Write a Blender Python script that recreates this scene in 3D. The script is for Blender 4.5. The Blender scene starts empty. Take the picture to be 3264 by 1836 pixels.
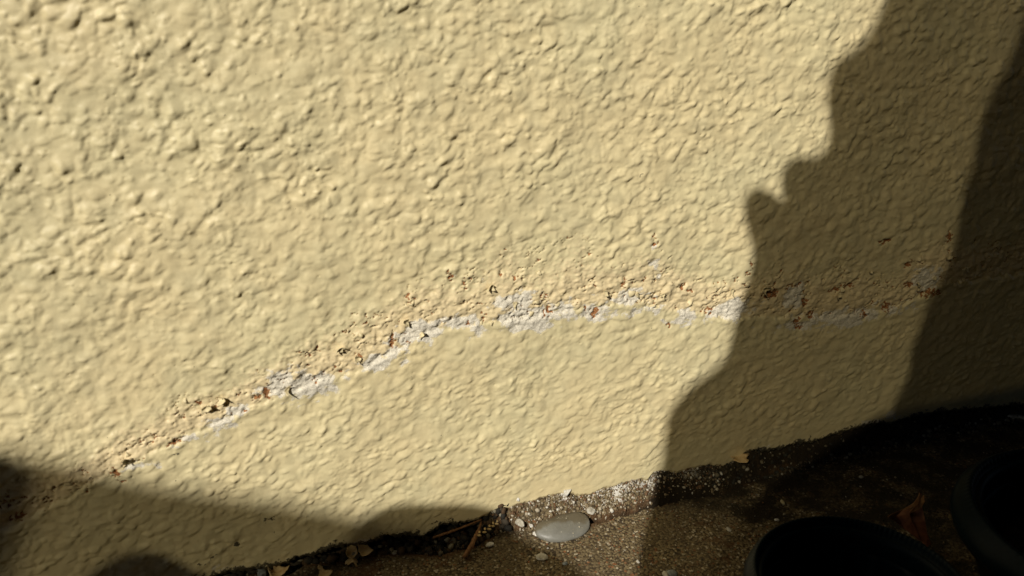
import bpy, bmesh, math, random
import numpy as np
from mathutils import Matrix, Vector

# ---------------------------------------------------------------- camera
scene = bpy.context.scene
col = scene.collection
cam_data = bpy.data.cameras.new("camera")
cam = bpy.data.objects.new("camera", cam_data)
col.objects.link(cam)
CAM_POS = Vector((0.0, -0.30, 0.2292))
right = Vector((0.9538, -0.2996, -0.0232))
up = Vector((0.1233, 0.3196, 0.9395))
fwd = Vector((0.2741, 0.8989, -0.3418))
cam.matrix_world = Matrix((
    (right.x, up.x, -fwd.x, CAM_POS.x),
    (right.y, up.y, -fwd.y, CAM_POS.y),
    (right.z, up.z, -fwd.z, CAM_POS.z),
    (0, 0, 0, 1)))
cam_data.sensor_width = 36.0
cam_data.lens = 18.0 / 0.66
cam_data.clip_start = 0.005
cam_data.clip_end = 500.0
cam_data.dof.use_dof = True
cam_data.dof.focus_distance = 0.375
cam_data.dof.aperture_fstop = 11.0
scene.camera = cam

# ---------------------------------------------------------------- sky, sun, exposure
SUN = Vector((-0.55, -0.62, 0.56)).normalized()      # direction towards the sun
world = bpy.data.worlds.new("World")
scene.world = world
world.use_nodes = True
wn = world.node_tree.nodes
sky = wn.new("ShaderNodeTexSky")
sky.sky_type = 'NISHITA'
sky.sun_disc = False
sky.sun_elevation = math.asin(SUN.z)
sky.sun_rotation = math.atan2(SUN.x, SUN.y)
wn["Background"].inputs["Strength"].default_value = 0.05
world.node_tree.links.new(sky.outputs[0], wn["Background"].inputs["Color"])

sun_data = bpy.data.lights.new("sun", 'SUN')
sun_data.energy = 4.3
sun_data.angle = math.radians(0.4)
sun_data.color = (1.0, 0.94, 0.84)
sun = bpy.data.objects.new("sun", sun_data)
sun.rotation_euler = SUN.to_track_quat('Z', 'Y').to_euler()
col.objects.link(sun)

scene.view_settings.view_transform = 'Standard'
scene.view_settings.look = 'None'
scene.view_settings.exposure = 0.0
scene.view_settings.gamma = 1.0
scene.view_settings.use_curve_mapping = False
scene.render.engine = 'CYCLES'
scene.cycles.use_denoising = True

# ---------------------------------------------------------------- traced tables (metres)
EDGE = [(-0.1604, -0.0028), (-0.093, 0.0003), (-0.0615, 0.001), (-0.0437, 0.0023), (-0.0359, 0.0025), (-0.027, 0.0011), (-0.0178, 0.0006), (-0.0109, 0.0025), (-0.0027, 0.003), (0.0042, 0.0041), (0.0097, 0.0032), (0.0194, 0.0018), (0.028, 0.0036), (0.0366, 0.0026), (0.0451, -0.0008), (0.0485, 0.0013), (0.0528, 0.0032), (0.0647, 0.0026), (0.0739, 0.0029), (0.0785, 0.005), (0.0832, 0.0053), (0.0894, 0.0059), (0.0973, 0.0062), (0.1021, 0.007), (0.1085, 0.0076), (0.115, 0.007), (0.1231, 0.0034), (0.1281, 0.0026), (0.1347, 0.0054), (0.1415, 0.005), (0.1534, 0.0059), (0.1586, 0.0044), (0.1619, 0.0073), (0.1672, 0.0078), (0.1743, 0.0053), (0.1814, 0.0056), (0.194, 0.0059), (0.2015, 0.0035), (0.2097, 0.0047), (0.2131, 0.0087), (0.2214, 0.0098), (0.2254, 0.0078), (0.235, 0.0066), (0.2465, 0.008), (0.2585, 0.0064), (0.2661, 0.0087), (0.2781, 0.0094), (0.2862, 0.0101), (0.2986, 0.01), (0.3052, 0.0079), (0.3198, 0.0095), (0.3416, 0.0089), (0.3646, 0.006), (0.4038, 0.0017), (0.4622, 0.0017)]
BAND = [(-0.1342, 0.0408), (-0.1099, 0.0506), (-0.0874, 0.0597), (-0.0668, 0.0681), (-0.0497, 0.0746), (-0.0325, 0.0797), (-0.0138, 0.0848), (0.0053, 0.09), (0.0246, 0.0925), (0.0409, 0.0999), (0.0518, 0.1053), (0.0721, 0.1053), (0.0932, 0.1059), (0.115, 0.1065), (0.1375, 0.1065), (0.1611, 0.101), (0.1946, 0.0916), (0.2208, 0.0879), (0.2579, 0.0819), (0.2964, 0.0817), (0.3245, 0.0918), (0.3807, 0.0901)]
SALT = [(-0.0066, 0.0885, 0.0073, 0.0063, 1), (0.0029, 0.0847, 0.0088, 0.005, 1), (0.0093, 0.0864, 0.0057, 0.0043, 0.9), (0.031, 0.0914, 0.0078, 0.0036, 0.95), (0.0378, 0.0946, 0.0053, 0.0071, 0.8), (0.0422, 0.0997, 0.004, 0.0057, 0.8), (0.051, 0.1026, 0.008, 0.005, 0.9), (0.0534, 0.0987, 0.0034, 0.0021, 0.9), (0.0666, 0.1046, 0.0082, 0.0036, 0.8), (0.0746, 0.0984, 0.007, 0.0026, 0.7), (0.0918, 0.1097, 0.01, 0.0043, 0.9), (0.0989, 0.1021, 0.0117, 0.0052, 1), (0.0945, 0.0983, 0.0073, 0.0027, 1), (0.1032, 0.0978, 0.0059, 0.003, 1), (0.112, 0.1032, 0.0089, 0.0045, 0.8), (0.1269, 0.1004, 0.0092, 0.0045, 0.9), (0.1452, 0.1054, 0.0094, 0.0046, 0.7), (0.1533, 0.0974, 0.0113, 0.0031, 0.7), (0.1746, 0.0905, 0.0084, 0.0035, 0.8), (0.198, 0.0912, 0.0104, 0.0046, 1), (0.2345, 0.0934, 0.0052, 0.0057, 1), (0.2491, 0.0781, 0.0191, 0.0044, 0.85), (0.268, 0.077, 0.0177, 0.005, 0.9), (0.2909, 0.079, 0.0163, 0.0045, 0.7), (0.3143, 0.0922, 0.0104, 0.0063, 0.9), (0.2395, 0.0811, 0.0113, 0.0034, 0.6), (-0.0255, 0.0784, 0.006, 0.0035, 0.7), (-0.0333, 0.0742, 0.0071, 0.0035, 0.8), (-0.0445, 0.0707, 0.0058, 0.0028, 0.7), (-0.0508, 0.0676, 0.0035, 0.002, 0.6), (-0.0645, 0.0619, 0.0068, 0.002, 0.7), (-0.0876, 0.0584, 0.0065, 0.002, 0.35), (-0.1067, 0.0556, 0.0063, 0.0019, 0.3), (0.1569, 0.1263, 0.0022, 0.0059, 0.6), (0.1588, 0.1172, 0.0038, 0.0045, 0.6), (0.065, 0.1259, 0.0027, 0.0019, 0.6), (0.0797, 0.1227, 0.0025, 0.0025, 0.5), (0.2962, 0.012, 0.0131, 0.0029, 0.8), (0.3041, 0.0144, 0.0044, 0.0051, 0.8), (0.1654, 0.0078, 0.0054, 0.0015, 1), (0.1482, 0.0071, 0.0053, 0.0009, 0.9), (0.1029, 0.0066, 0.0041, 0.0009, 0.9), (0.2233, 0.0094, 0.0043, 0.0015, 0.8), (0.0168, 0.0047, 0.0085, 0.0013, 0.7), (0.007, 0.0039, 0.0056, 0.0013, 0.5), (-0.0405, 0.0067, 0.0051, 0.0016, 0.6)]
RUST = [(-0.0138, 0.0848, 0.00194, 0.00364), (-0.0182, 0.0839, 0.00168, 0.00144), (0.0078, 0.1011, 0.00124, 0.00148), (0.0045, 0.0999, 0.00148, 0.00074), (-0.0399, 0.0853, 0.00138, 0.00115), (-0.0504, 0.0704, 0.00253, 0.00161), (-0.0523, 0.0694, 0.00115, 0.00184), (0.0236, 0.0955, 0.00128, 0.00257), (0.0382, 0.0996, 0.00131, 0.00459), (0.0131, 0.0922, 0.00152, 0.00152), (0.0155, 0.0904, 0.00127, 0.00102), (0.0461, 0.1187, 0.00078, 0.00208), (0.048, 0.1171, 0.00052, 0.00157), (0.0636, 0.1247, 0.00133, 0.00293), (0.0701, 0.1211, 0.00081, 0.00217), (0.0859, 0.1238, 0.00097, 0.00139), (0.0921, 0.1204, 0.00141, 0.00085), (0.1048, 0.1116, 0.00058, 0.00262), (0.0776, 0.1045, 0.0014, 0.00196), (0.0707, 0.104, 0.00111, 0.00138), (0.1061, 0.1041, 0.00147, 0.00295), (0.1076, 0.1031, 0.00237, 0.00118), (0.1239, 0.1016, 0.00122, 0.00244), (0.1285, 0.1002, 0.00185, 0.00338), (0.1427, 0.1117, 0.00124, 0.00342), (0.1527, 0.1127, 0.00095, 0.00158), (0.1721, 0.1064, 0.00164, 0.0023), (0.1763, 0.1036, 0.00133, 0.00133), (0.1878, 0.0926, 0.00137, 0.00205), (0.2199, 0.097, 0.00538, 0.00358), (0.232, 0.099, 0.00547, 0.00109), (0.2404, 0.0894, 0.00261, 0.00298), (0.2562, 0.0938, 0.0038, 0.00152), (0.2449, 0.0821, 0.00227, 0.00265), (0.2654, 0.0951, 0.00462, 0.00154), (0.2776, 0.0774, 0.00319, 0.002), (0.2908, 0.0799, 0.00325, 0.00366), (0.3027, 0.0903, 0.00409, 0.00205), (0.3179, 0.084, 0.00842, 0.00253), (0.2382, 0.0771, 0.00339, 0.00151), (0.236, 0.08, 0.00299, 0.00187), (0.2828, 0.1152, 0.00388, 0.00155), (0.3006, 0.1016, 0.00283, 0.00202), (0.3239, 0.1139, 0.00248, 0.0033), (-0.0732, 0.0609, 0.00223, 0.00134), (-0.0716, 0.0569, 0.0018, 0.0009), (-0.0848, 0.0556, 0.00132, 0.0011), (-0.0983, 0.0544, 0.00321, 0.00085), (-0.1102, 0.0493, 0.0042, 0.00168), (-0.113, 0.0557, 0.00207, 0.00124), (-0.0465, 0.0803, 0.00114, 0.00137), (-0.0244, 0.0867, 0.00095, 0.00166), (0.1566, 0.1314, 0.00078, 0.00249), (0.1575, 0.1284, 0.00078, 0.00157), (0.1666, 0.0885, 0.001, 0.00199), (0.208, 0.1127, 0.00138, 0.00104), (0.2067, 0.1082, 0.00173, 0.00104)]
SHEET_A = [(-0.1687, 0.7089), (-0.1759, 0.6776), (-0.178, 0.6714), (-0.1821, 0.6619), (-0.1891, 0.655), (-0.199, 0.6509), (-0.2011, 0.6431), (-0.2006, 0.6332), (-0.1967, 0.6222), (-0.1977, 0.6125), (-0.2032, 0.6096), (-0.2098, 0.6101), (-0.2162, 0.6098), (-0.2204, 0.6061), (-0.2205, 0.5973), (-0.2193, 0.594), (-0.2182, 0.5905), (-0.2192, 0.5903), (-0.221, 0.5915), (-0.2238, 0.5938), (-0.228, 0.5963), (-0.2341, 0.5977), (-0.2382, 0.596), (-0.2394, 0.591), (-0.238, 0.5828), (-0.2313, 0.5664), (-0.2334, 0.5553), (-0.2367, 0.544), (-0.2397, 0.5293), (-0.2411, 0.5164), (-0.2489, 0.5077), (-0.2605, 0.5022), (-0.2676, 0.4951), (-0.2724, 0.4893), (-0.2734, 0.4782), (-0.2739, 0.4617), (-0.2777, 0.454), (-0.2769, 0.4399), (-0.2741, 0.4214), (-0.2673, 0.3987), (-0.2612, 0.3818)]  # outline of an added unseen sheet, follows its shadow edge
PANEL_B = [(-0.1251, 0.7323), (-0.1306, 0.7054), (-0.1328, 0.6848), (-0.1407, 0.671), (-0.1446, 0.6597), (-0.1459, 0.6495), (-0.1452, 0.642), (-0.1453, 0.6306), (-0.1484, 0.6232), (-0.1478, 0.6115), (-0.1481, 0.6035), (-0.1485, 0.5913), (-0.1498, 0.5831), (-0.1577, 0.5671), (-0.1612, 0.5501), (-0.1647, 0.5372), (-0.1631, 0.5234), (-0.1667, 0.5145), (-0.1709, 0.504), (-0.1727, 0.4964), (-0.1892, 0.4891), (-0.2168, 0.4773), (-0.2476, 0.4604), (-0.2612, 0.4249)]
SHEET_C = [(-1.2889, 1.2617), (-1.2706, 1.2561), (-1.2615, 1.2515), (-1.251, 1.2462), (-1.2364, 1.2391), (-1.2178, 1.2274), (-1.1975, 1.2185), (-1.1775, 1.2102), (-1.1547, 1.2006), (-1.1427, 1.1943), (-1.1268, 1.1863), (-1.1133, 1.1772), (-1.0741, 1.1674), (-1.0515, 1.1537)]
SHEET_D = [(-0.4241, 0.464), (-0.4191, 0.4662), (-0.4118, 0.4687), (-0.4066, 0.4689), (-0.3987, 0.4677), (-0.3898, 0.4649), (-0.3807, 0.4635), (-0.3716, 0.4606), (-0.3645, 0.4577), (-0.3586, 0.454), (-0.3606, 0.4509), (-0.3497, 0.4413), (-0.3358, 0.4313), (-0.3206, 0.4236), (-0.3023, 0.4123), (-0.2912, 0.4024), (-0.2801, 0.3863)]
DARK_E = [(-0.5424, 0.4782), (-0.5326, 0.4841), (-0.5258, 0.4853), (-0.5171, 0.4836), (-0.5116, 0.4804), (-0.5093, 0.4773), (-0.5101, 0.4744), (-0.5157, 0.4707)]
DARK_F = [(-0.9162, 0.8929), (-0.907, 0.8883), (-0.9006, 0.8842), (-0.8992, 0.8784), (-0.9024, 0.8707), (-0.9078, 0.8606), (-0.9132, 0.8503), (-0.9223, 0.8334)]
CRACK = [(-0.0573, -0.0014), (-0.0182, 0.0029), (0.0035, -0.0017), (0.0299, -0.0048), (0.0499, -0.0133), (0.0648, -0.0123), (0.0813, -0.0073), (0.0988, -0.0109), (0.1235, -0.0132), (0.1332, -0.0133), (0.1436, -0.0125), (0.1586, -0.0111), (0.1756, -0.0101), (0.1947, -0.014), (0.2386, -0.0041), (0.2797, -0.0024), (0.3479, 0.0016), (0.4041, -0.0031)]
PEBBLE = [(0.096, -0.0122), (0.0985, -0.0103), (0.1037, -0.0094), (0.1094, -0.0085), (0.1147, -0.0081), (0.1193, -0.0086), (0.1221, -0.0106), (0.1228, -0.014), (0.1217, -0.0174), (0.1196, -0.0199), (0.1157, -0.0218), (0.1105, -0.0224), (0.1053, -0.0222), (0.1005, -0.0208), (0.0973, -0.0185), (0.0954, -0.0159)]
FLAKES = {'f1a': [(0.0099, -0.0024), (0.0111, 0.001), (0.0132, 0.0024), (0.0139, 0.0038), (0.0145, 0.0022), (0.015, 0.0008), (0.015, -0.0015), (0.0151, -0.0056), (0.0131, -0.0058), (0.0108, -0.0041)], 'f1b': [(0.0149, -0.0003), (0.0159, 0.0014), (0.0177, 0.0022), (0.0193, 0.0012), (0.0196, -0.0012), (0.0205, -0.0029), (0.0209, -0.0058), (0.0194, -0.007), (0.0176, -0.0078), (0.0158, -0.0067), (0.0149, -0.0046)], 'f2': [(0.0087, -0.006), (0.01, -0.004), (0.0115, -0.0032), (0.0122, -0.0045), (0.0135, -0.0046), (0.0144, -0.0067), (0.0133, -0.0089), (0.0124, -0.0073), (0.011, -0.0075), (0.0098, -0.0082)], 'f3': [(-0.0032, -0.0101), (-0.0018, -0.0068), (-0.0019, -0.0054), (-0.0007, -0.0067), (0.0006, -0.0076), (0.0023, -0.0082), (0.0026, -0.0108), (0.0005, -0.0122), (-0.0006, -0.0129), (-0.0016, -0.0136), (-0.0024, -0.0121)], 'f3b': [(-0.0032, -0.0039), (-0.002, -0.0034), (-0.0009, -0.0044), (-0.0016, -0.006), (-0.0028, -0.0055)], 'f4': [(-0.0245, -0.004), (-0.0222, -0.0036), (-0.0216, -0.0012), (-0.0192, -0.0014), (-0.0172, -0.0025), (-0.0153, -0.0042), (-0.016, -0.0061), (-0.0187, -0.0069), (-0.0207, -0.0078), (-0.0235, -0.0064)], 'f5': [(0.2044, 0.0058), (0.2074, 0.0041), (0.213, 0.004), (0.212, 0.0), (0.214, -0.005), (0.2114, -0.0078), (0.2114, -0.0096), (0.2095, -0.0107), (0.2067, -0.0076), (0.2051, -0.0061), (0.2069, -0.005), (0.2051, -0.0031), (0.2058, 0.0009)], 'f6': [(0.2384, 0.0034), (0.2409, 0.0042), (0.2419, 0.0022), (0.24, -0.0004), (0.2388, 0.0007)], 'f7': [(0.2207, 0.0065), (0.2233, 0.0069), (0.2222, 0.004), (0.2196, 0.0036)]}
CHIPS = {'mlump': (0.0907, 0.001, 0.00283, 0.00315), 'stoneB': (0.09, -0.0072, 0.00186, 0.00232), 'stoneC': (0.1154, -0.0029, 0.00286, 0.00206), 'stoneD': (0.1073, 0.0029, 0.0016, 0.00144), 'tri': (0.0933, -0.0302, 0.00252, 0.00207), 'seed': (0.0734, -0.0145, 0.00211, 0.00106), 'rr': (0.1131, 0.0038, 0.00321, 0.00257), 'w1': (0.0955, -0.0084, 0.00093, 0.00093), 'w2': (0.0957, -0.0137, 0.00123, 0.00107), 'tan': (0.1261, -0.0088, 0.0019, 0.00158), 'c1': (0.2794, -0.0051, 0.00132, 0.00075), 'c2': (0.2696, -0.0253, 0.00109, 0.00091), 'c3': (0.2189, -0.03, 0.00084, 0.00135), 'c4': (0.2076, -0.0414, 0.00082, 0.00082), 'c5': (0.1823, -0.0401, 0.00158, 0.00079), 'c6': (0.1398, -0.0582, 0.00132, 0.00132), 'c7': (0.1429, -0.0584, 0.00176, 0.00161), 'c8': (0.1416, -0.0625, 0.00131, 0.00102), 'c9': (0.1989, -0.0058, 0.00103, 0.00103), 'c10': (0.2559, 0.0059, 0.0013, 0.00093), 'c11': (0.3956, -0.0057, 0.00528, 0.00176), 'gr': (-0.0265, -0.0008, 0.00244, 0.00275), 'berry': (-0.0209, 0.0036, 0.00123, 0.00123), 'c12': (0.022, -0.0021, 0.00091, 0.00091), 'c13': (0.168, 0.0007, 0.00151, 0.00134), 'c14': (0.0681, -0.0363, 0.00101, 0.00086), 'c15': (0.0309, -0.0047, 0.00152, 0.00091), 'c16': (0.0325, 0.0192, 0.00048, 0.00048), 'c17': (0.1325, -0.0466, 0.00074, 0.00074), 'c18': (0.1015, -0.037, 0.00118, 0.00088)}
STALK = [(0.0598, -0.0199), (0.064, -0.0163), (0.0674, -0.0117), (0.0703, -0.0079), (0.0725, -0.0038)]
STALK2 = [(0.0694, -0.0114), (0.0724, -0.01), (0.0751, -0.0085), (0.0773, -0.0069), (0.0795, -0.0059)]
TWIG = [(0.0489, -0.0023), (0.0556, -0.0022), (0.0633, -0.0015), (0.0729, 0.0002)]
LEAF_POLYS = {'edge_l': [(0.2374, -0.0759, 0.0151), (0.2392, -0.0758, 0.0159), (0.2426, -0.0761, 0.0168), (0.246, -0.0763, 0.0179), (0.2496, -0.0762, 0.0195), (0.253, -0.0755, 0.0216), (0.2546, -0.0749, 0.023), (0.2557, -0.0755, 0.0227), (0.2536, -0.0764, 0.0208), (0.2509, -0.0769, 0.019), (0.248, -0.0769, 0.0179), (0.2447, -0.0765, 0.0172), (0.2429, -0.077, 0.0158), (0.242, -0.077, 0.0154)], 'edge_r': [(0.2556, -0.0757, 0.022), (0.2545, -0.0771, 0.0198), (0.2526, -0.0781, 0.0179), (0.2496, -0.0782, 0.0165), (0.2472, -0.0782, 0.0156), (0.2488, -0.0775, 0.0172), (0.251, -0.0769, 0.0187), (0.2538, -0.0762, 0.0207)], 'dark': [(0.2387, -0.0747, 0.0137), (0.2434, -0.0758, 0.0142), (0.2455, -0.0752, 0.0158), (0.2493, -0.0758, 0.0165), (0.2501, -0.0764, 0.0161), (0.2482, -0.077, 0.0145), (0.2477, -0.0787, 0.0121), (0.2484, -0.0808, 0.0098), (0.2508, -0.0843, 0.0062), (0.249, -0.0844, 0.0054), (0.2445, -0.0795, 0.0098), (0.2415, -0.0767, 0.0123)], 'brown': [(0.2479, -0.0776, 0.015), (0.2508, -0.0776, 0.0161), (0.254, -0.0773, 0.0177), (0.2527, -0.081, 0.0125), (0.252, -0.0839, 0.0086), (0.2524, -0.0868, 0.0051), (0.25, -0.0869, 0.0039), (0.2477, -0.0815, 0.0099), (0.2471, -0.0792, 0.0126)]}
GRIME = [(-0.0206, 0.0257, 0.00284, 0.00116), (-0.0346, 0.0169, 0.00127, 0.00102), (-0.0446, 0.0134, 0.00201, 0.00075), (-0.0506, 0.0111, 0.001, 0.00062), (-0.0476, 0.01, 0.001, 0.0005), (-0.0377, 0.004, 0.00154, 0.00103), (-0.0406, 0.0058, 0.00102, 0.00077), (-0.0187, 0.0186, 0.00052, 0.00039), (0.0265, 0.0077, 0.00072, 0.00057), (0.0302, 0.0071, 0.00058, 0.00043), (0.027, 0.005, 0.00115, 0.00202), (0.0052, 0.0064, 0.00139, 0.00111), (-0.0026, 0.0042, 0.00192, 0.00082), (0.0425, 0.0037, 0.00119, 0.00148), (-0.0504, 0.0701, 0.00115, 0.00069), (-0.0819, 0.0619, 0.00066, 0.00044), (-0.0785, 0.0618, 0.00044, 0.00066), (-0.0808, 0.0654, 0.00033, 0.00033), (-0.0513, 0.0649, 0.00139, 0.00093), (0.0507, 0.0069, 0.0015, 0.0009), (0.0097, 0.0038, 0.0014, 0.00084), (0.1487, 0.1595, 0.00119, 0.0006), (0.0452, 0.0004, 0.00209, 0.0012), (0.2196, 0.0087, 0.00314, 0.00118), (0.2665, 0.0063, 0.00379, 0.00126), (0.2505, 0.0072, 0.00288, 0.00103)]
SHEET_THROUGH = 0.125  # share of sunlight the added sheets let through
POT1 = (0.1761, -0.1270, 0.0387, 0.0435)      # x, y, radius, height
POT2 = (0.2930, -0.1360, 0.0600, 0.0435)

# ---------------------------------------------------------------- noise in numpy
_TAB = np.random.default_rng(1234).random((13, 512, 512), dtype=np.float32)
_ANG = (np.cos(_TAB * 2 * np.pi), np.sin(_TAB * 2 * np.pi))

def _cell(ix, iy, seed):
    return ((iy + seed * 71) & 511) * 512 + ((ix + seed * 137) & 511)

def rnd(ix, iy, seed):
    return _TAB[seed % 13].ravel()[_cell(ix, iy, seed)]

def perlin(x, y, seed):
    ix = np.floor(x); iy = np.floor(y)
    fx = x - ix; fy = y - iy
    ix = ix.astype(np.int64); iy = iy.astype(np.int64)
    u = fx * fx * fx * (fx * (fx * 6 - 15) + 10)
    v = fy * fy * fy * (fy * (fy * 6 - 15) + 10)
    def g(dx, dy):
        k = _cell(ix + dx, iy + dy, seed)
        return _ANG[0][seed % 13].ravel()[k] * (fx - dx) + _ANG[1][seed % 13].ravel()[k] * (fy - dy)
    a = g(0, 0); b = g(1, 0); c = g(0, 1); d = g(1, 1)
    return 1.4 * ((a + (b - a) * u) + ((c + (d - c) * u) - (a + (b - a) * u)) * v)

def fbm(x, y, seed, octs=3, gain=0.5):
    s = 0; amp = 1.0; f = 1.0
    x, y = 0.883 * x - 0.469 * y, 0.469 * x + 0.883 * y
    for i in range(octs):
        s = s + amp * perlin(x * f + 17.3 * i, y * f - 9.1 * i, seed + i)
        x, y = 0.79 * x - 0.613 * y, 0.613 * x + 0.79 * y       # turn each octave so no axis shows
        amp *= gain; f *= 2.03
    return s

def domes(x, y, seed, rmin, rmax, keep=1.0, power=0.75):
    """rounded bumps, one at most per unit cell; returns height 0..1"""
    ix = np.floor(x).astype(np.int64); iy = np.floor(y).astype(np.int64)
    out = np.zeros_like(x)
    for dx in (-1, 0, 1):
        for dy in (-1, 0, 1):
            cx = ix + dx; cy = iy + dy
            px = cx + rnd(cx, cy, seed); py = cy + rnd(cx, cy, seed + 1)
            r = rmin + (rmax - rmin) * rnd(cx, cy, seed + 2) ** 1.6
            on = rnd(cx, cy, seed + 3) < keep
            an = rnd(cx, cy, seed + 4) * np.pi
            st = 0.65 + 0.35 * rnd(cx, cy, seed + 5)
            ex = (x - px) * np.cos(an) + (y - py) * np.sin(an)
            ey = -(x - px) * np.sin(an) + (y - py) * np.cos(an)
            d2 = (ex * ex + (ey / st) ** 2) / (r * r)
            h = np.where(on, r / rmax * np.clip(1 - d2, 0, 1) ** power, 0)
            out = np.maximum(out, h)
    return out

def bumps(x, y, seed, rmin, rmax, keep=1.0, power=1.4, lip=2.0, k=9.0):
    """paint bumps: a long upper-left slope, a short steep lip at the lower right; smooth union"""
    turn = 0.25 + (seed * 0.61) % 1.1
    x, y = x * math.cos(turn) - y * math.sin(turn), x * math.sin(turn) + y * math.cos(turn)
    ix = np.floor(x).astype(np.int64); iy = np.floor(y).astype(np.int64)
    acc = np.ones_like(x)
    for dx in (-1, 0, 1):
        for dy in (-1, 0, 1):
            cx = ix + dx; cy = iy + dy
            px = cx + rnd(cx, cy, seed); py = cy + rnd(cx, cy, seed + 1)
            r = rmin + (rmax - rmin) * rnd(cx, cy, seed + 2) ** 1.5
            on = rnd(cx, cy, seed + 3) < keep
            th = turn - 0.9 + 0.9 * (rnd(cx, cy, seed + 4) - 0.5)
            st = 1.0 + 0.45 * rnd(cx, cy, seed + 5)
            ux_, uy_ = np.cos(th), np.sin(th)
            al = (x - px) * ux_ + (y - py) * uy_
            ac = -(x - px) * uy_ + (y - py) * ux_
            al = np.where(al > 0, al * lip, al * 0.90)
            d2 = (al * al + (ac * st) ** 2) / (r * r)
            h = np.where(on, (0.35 + 0.65 * r / rmax) * np.clip(1 - d2, 0, 1) ** power, 0)
            acc += np.exp(k * h) - 1
    return np.log(acc) / k

def sstep(a, b, x):
    t = np.clip((x - a) / (b - a), 0, 1)
    return t * t * (3 - 2 * t)

def polydist(X, Z, pts):
    best = np.full(X.shape, 1e9)
    for (ax, az), (bx, bz) in zip(pts[:-1], pts[1:]):
        dx, dz = bx - ax, bz - az
        t = np.clip(((X - ax) * dx + (Z - az) * dz) / (dx * dx + dz * dz + 1e-12), 0, 1)
        best = np.minimum(best, np.hypot(X - ax - t * dx, Z - az - t * dz))
    return best

# ---------------------------------------------------------------- object helpers
def tag(o, label=None, category=None, group=None, kind=None):
    if label: o["label"] = label
    if category: o["category"] = category
    if group: o["group"] = group
    if kind: o["kind"] = kind
    return o

def empty(name, loc=(0, 0, 0)):
    o = bpy.data.objects.new(name, None)
    o.location = loc
    o.empty_display_size = 0.02
    col.objects.link(o)
    return o

def link(name, me, mat=None, parent=None, smooth=True):
    if mat: me.materials.append(mat)
    if smooth:
        me.polygons.foreach_set("use_smooth", np.ones(len(me.polygons), dtype=bool))
    o = bpy.data.objects.new(name, me)
    col.objects.link(o)
    if parent:
        o.parent = parent
        o.matrix_parent_inverse = Matrix.Translation(-Vector(parent.location))
    return o

def grid_mesh(name, P):
    """P: (rows, cols, 3) array"""
    r, c = P.shape[:2]
    me = bpy.data.meshes.new(name)
    idx = np.arange(r * c).reshape(r, c)
    quads = np.stack([idx[:-1, :-1], idx[:-1, 1:], idx[1:, 1:], idx[1:, :-1]], -1).reshape(-1, 4)
    me.vertices.add(r * c)
    me.vertices.foreach_set("co", np.ascontiguousarray(P, dtype=np.float32).ravel())
    nq = len(quads)
    me.loops.add(nq * 4)
    me.loops.foreach_set("vertex_index", quads.ravel().astype(np.int32))
    me.polygons.add(nq)
    me.polygons.foreach_set("loop_start", np.arange(0, nq * 4, 4, dtype=np.int32))
    me.update(calc_edges=True)
    return me

def set_attr(me, name, arr):
    a = me.attributes.new(name, 'FLOAT_COLOR', 'POINT')
    a.data.foreach_set("color", np.ascontiguousarray(arr, dtype=np.float32).ravel())

def mesh_from(name, verts, faces):
    me = bpy.data.meshes.new(name)
    me.from_pydata([tuple(map(float, v)) for v in verts], [], faces)
    me.update()
    return me

def ramp_axis(a, b, step_a, step_b, far_lo, far_hi, growth=1.25):
    """dense coordinates between a and b, growing spacing out to far_lo / far_hi"""
    xs = [a]
    while xs[-1] < b:
        t = (xs[-1] - a) / (b - a)
        xs.append(xs[-1] + step_a + (step_b - step_a) * t)
    hi = []; s = step_b; x = xs[-1]
    while x < far_hi:
        s *= growth; x += s; hi.append(x)
    lo = []; s = step_a; x = a
    while x > far_lo:
        s *= growth; x -= s; lo.append(x)
    return np.array(lo[::-1] + xs + hi)

# ---------------------------------------------------------------- material helpers
def new_mat(name):
    m = bpy.data.materials.new(name)
    m.use_nodes = True
    nt = m.node_tree
    return m, nt, nt.nodes["Principled BSDF"]

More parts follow.
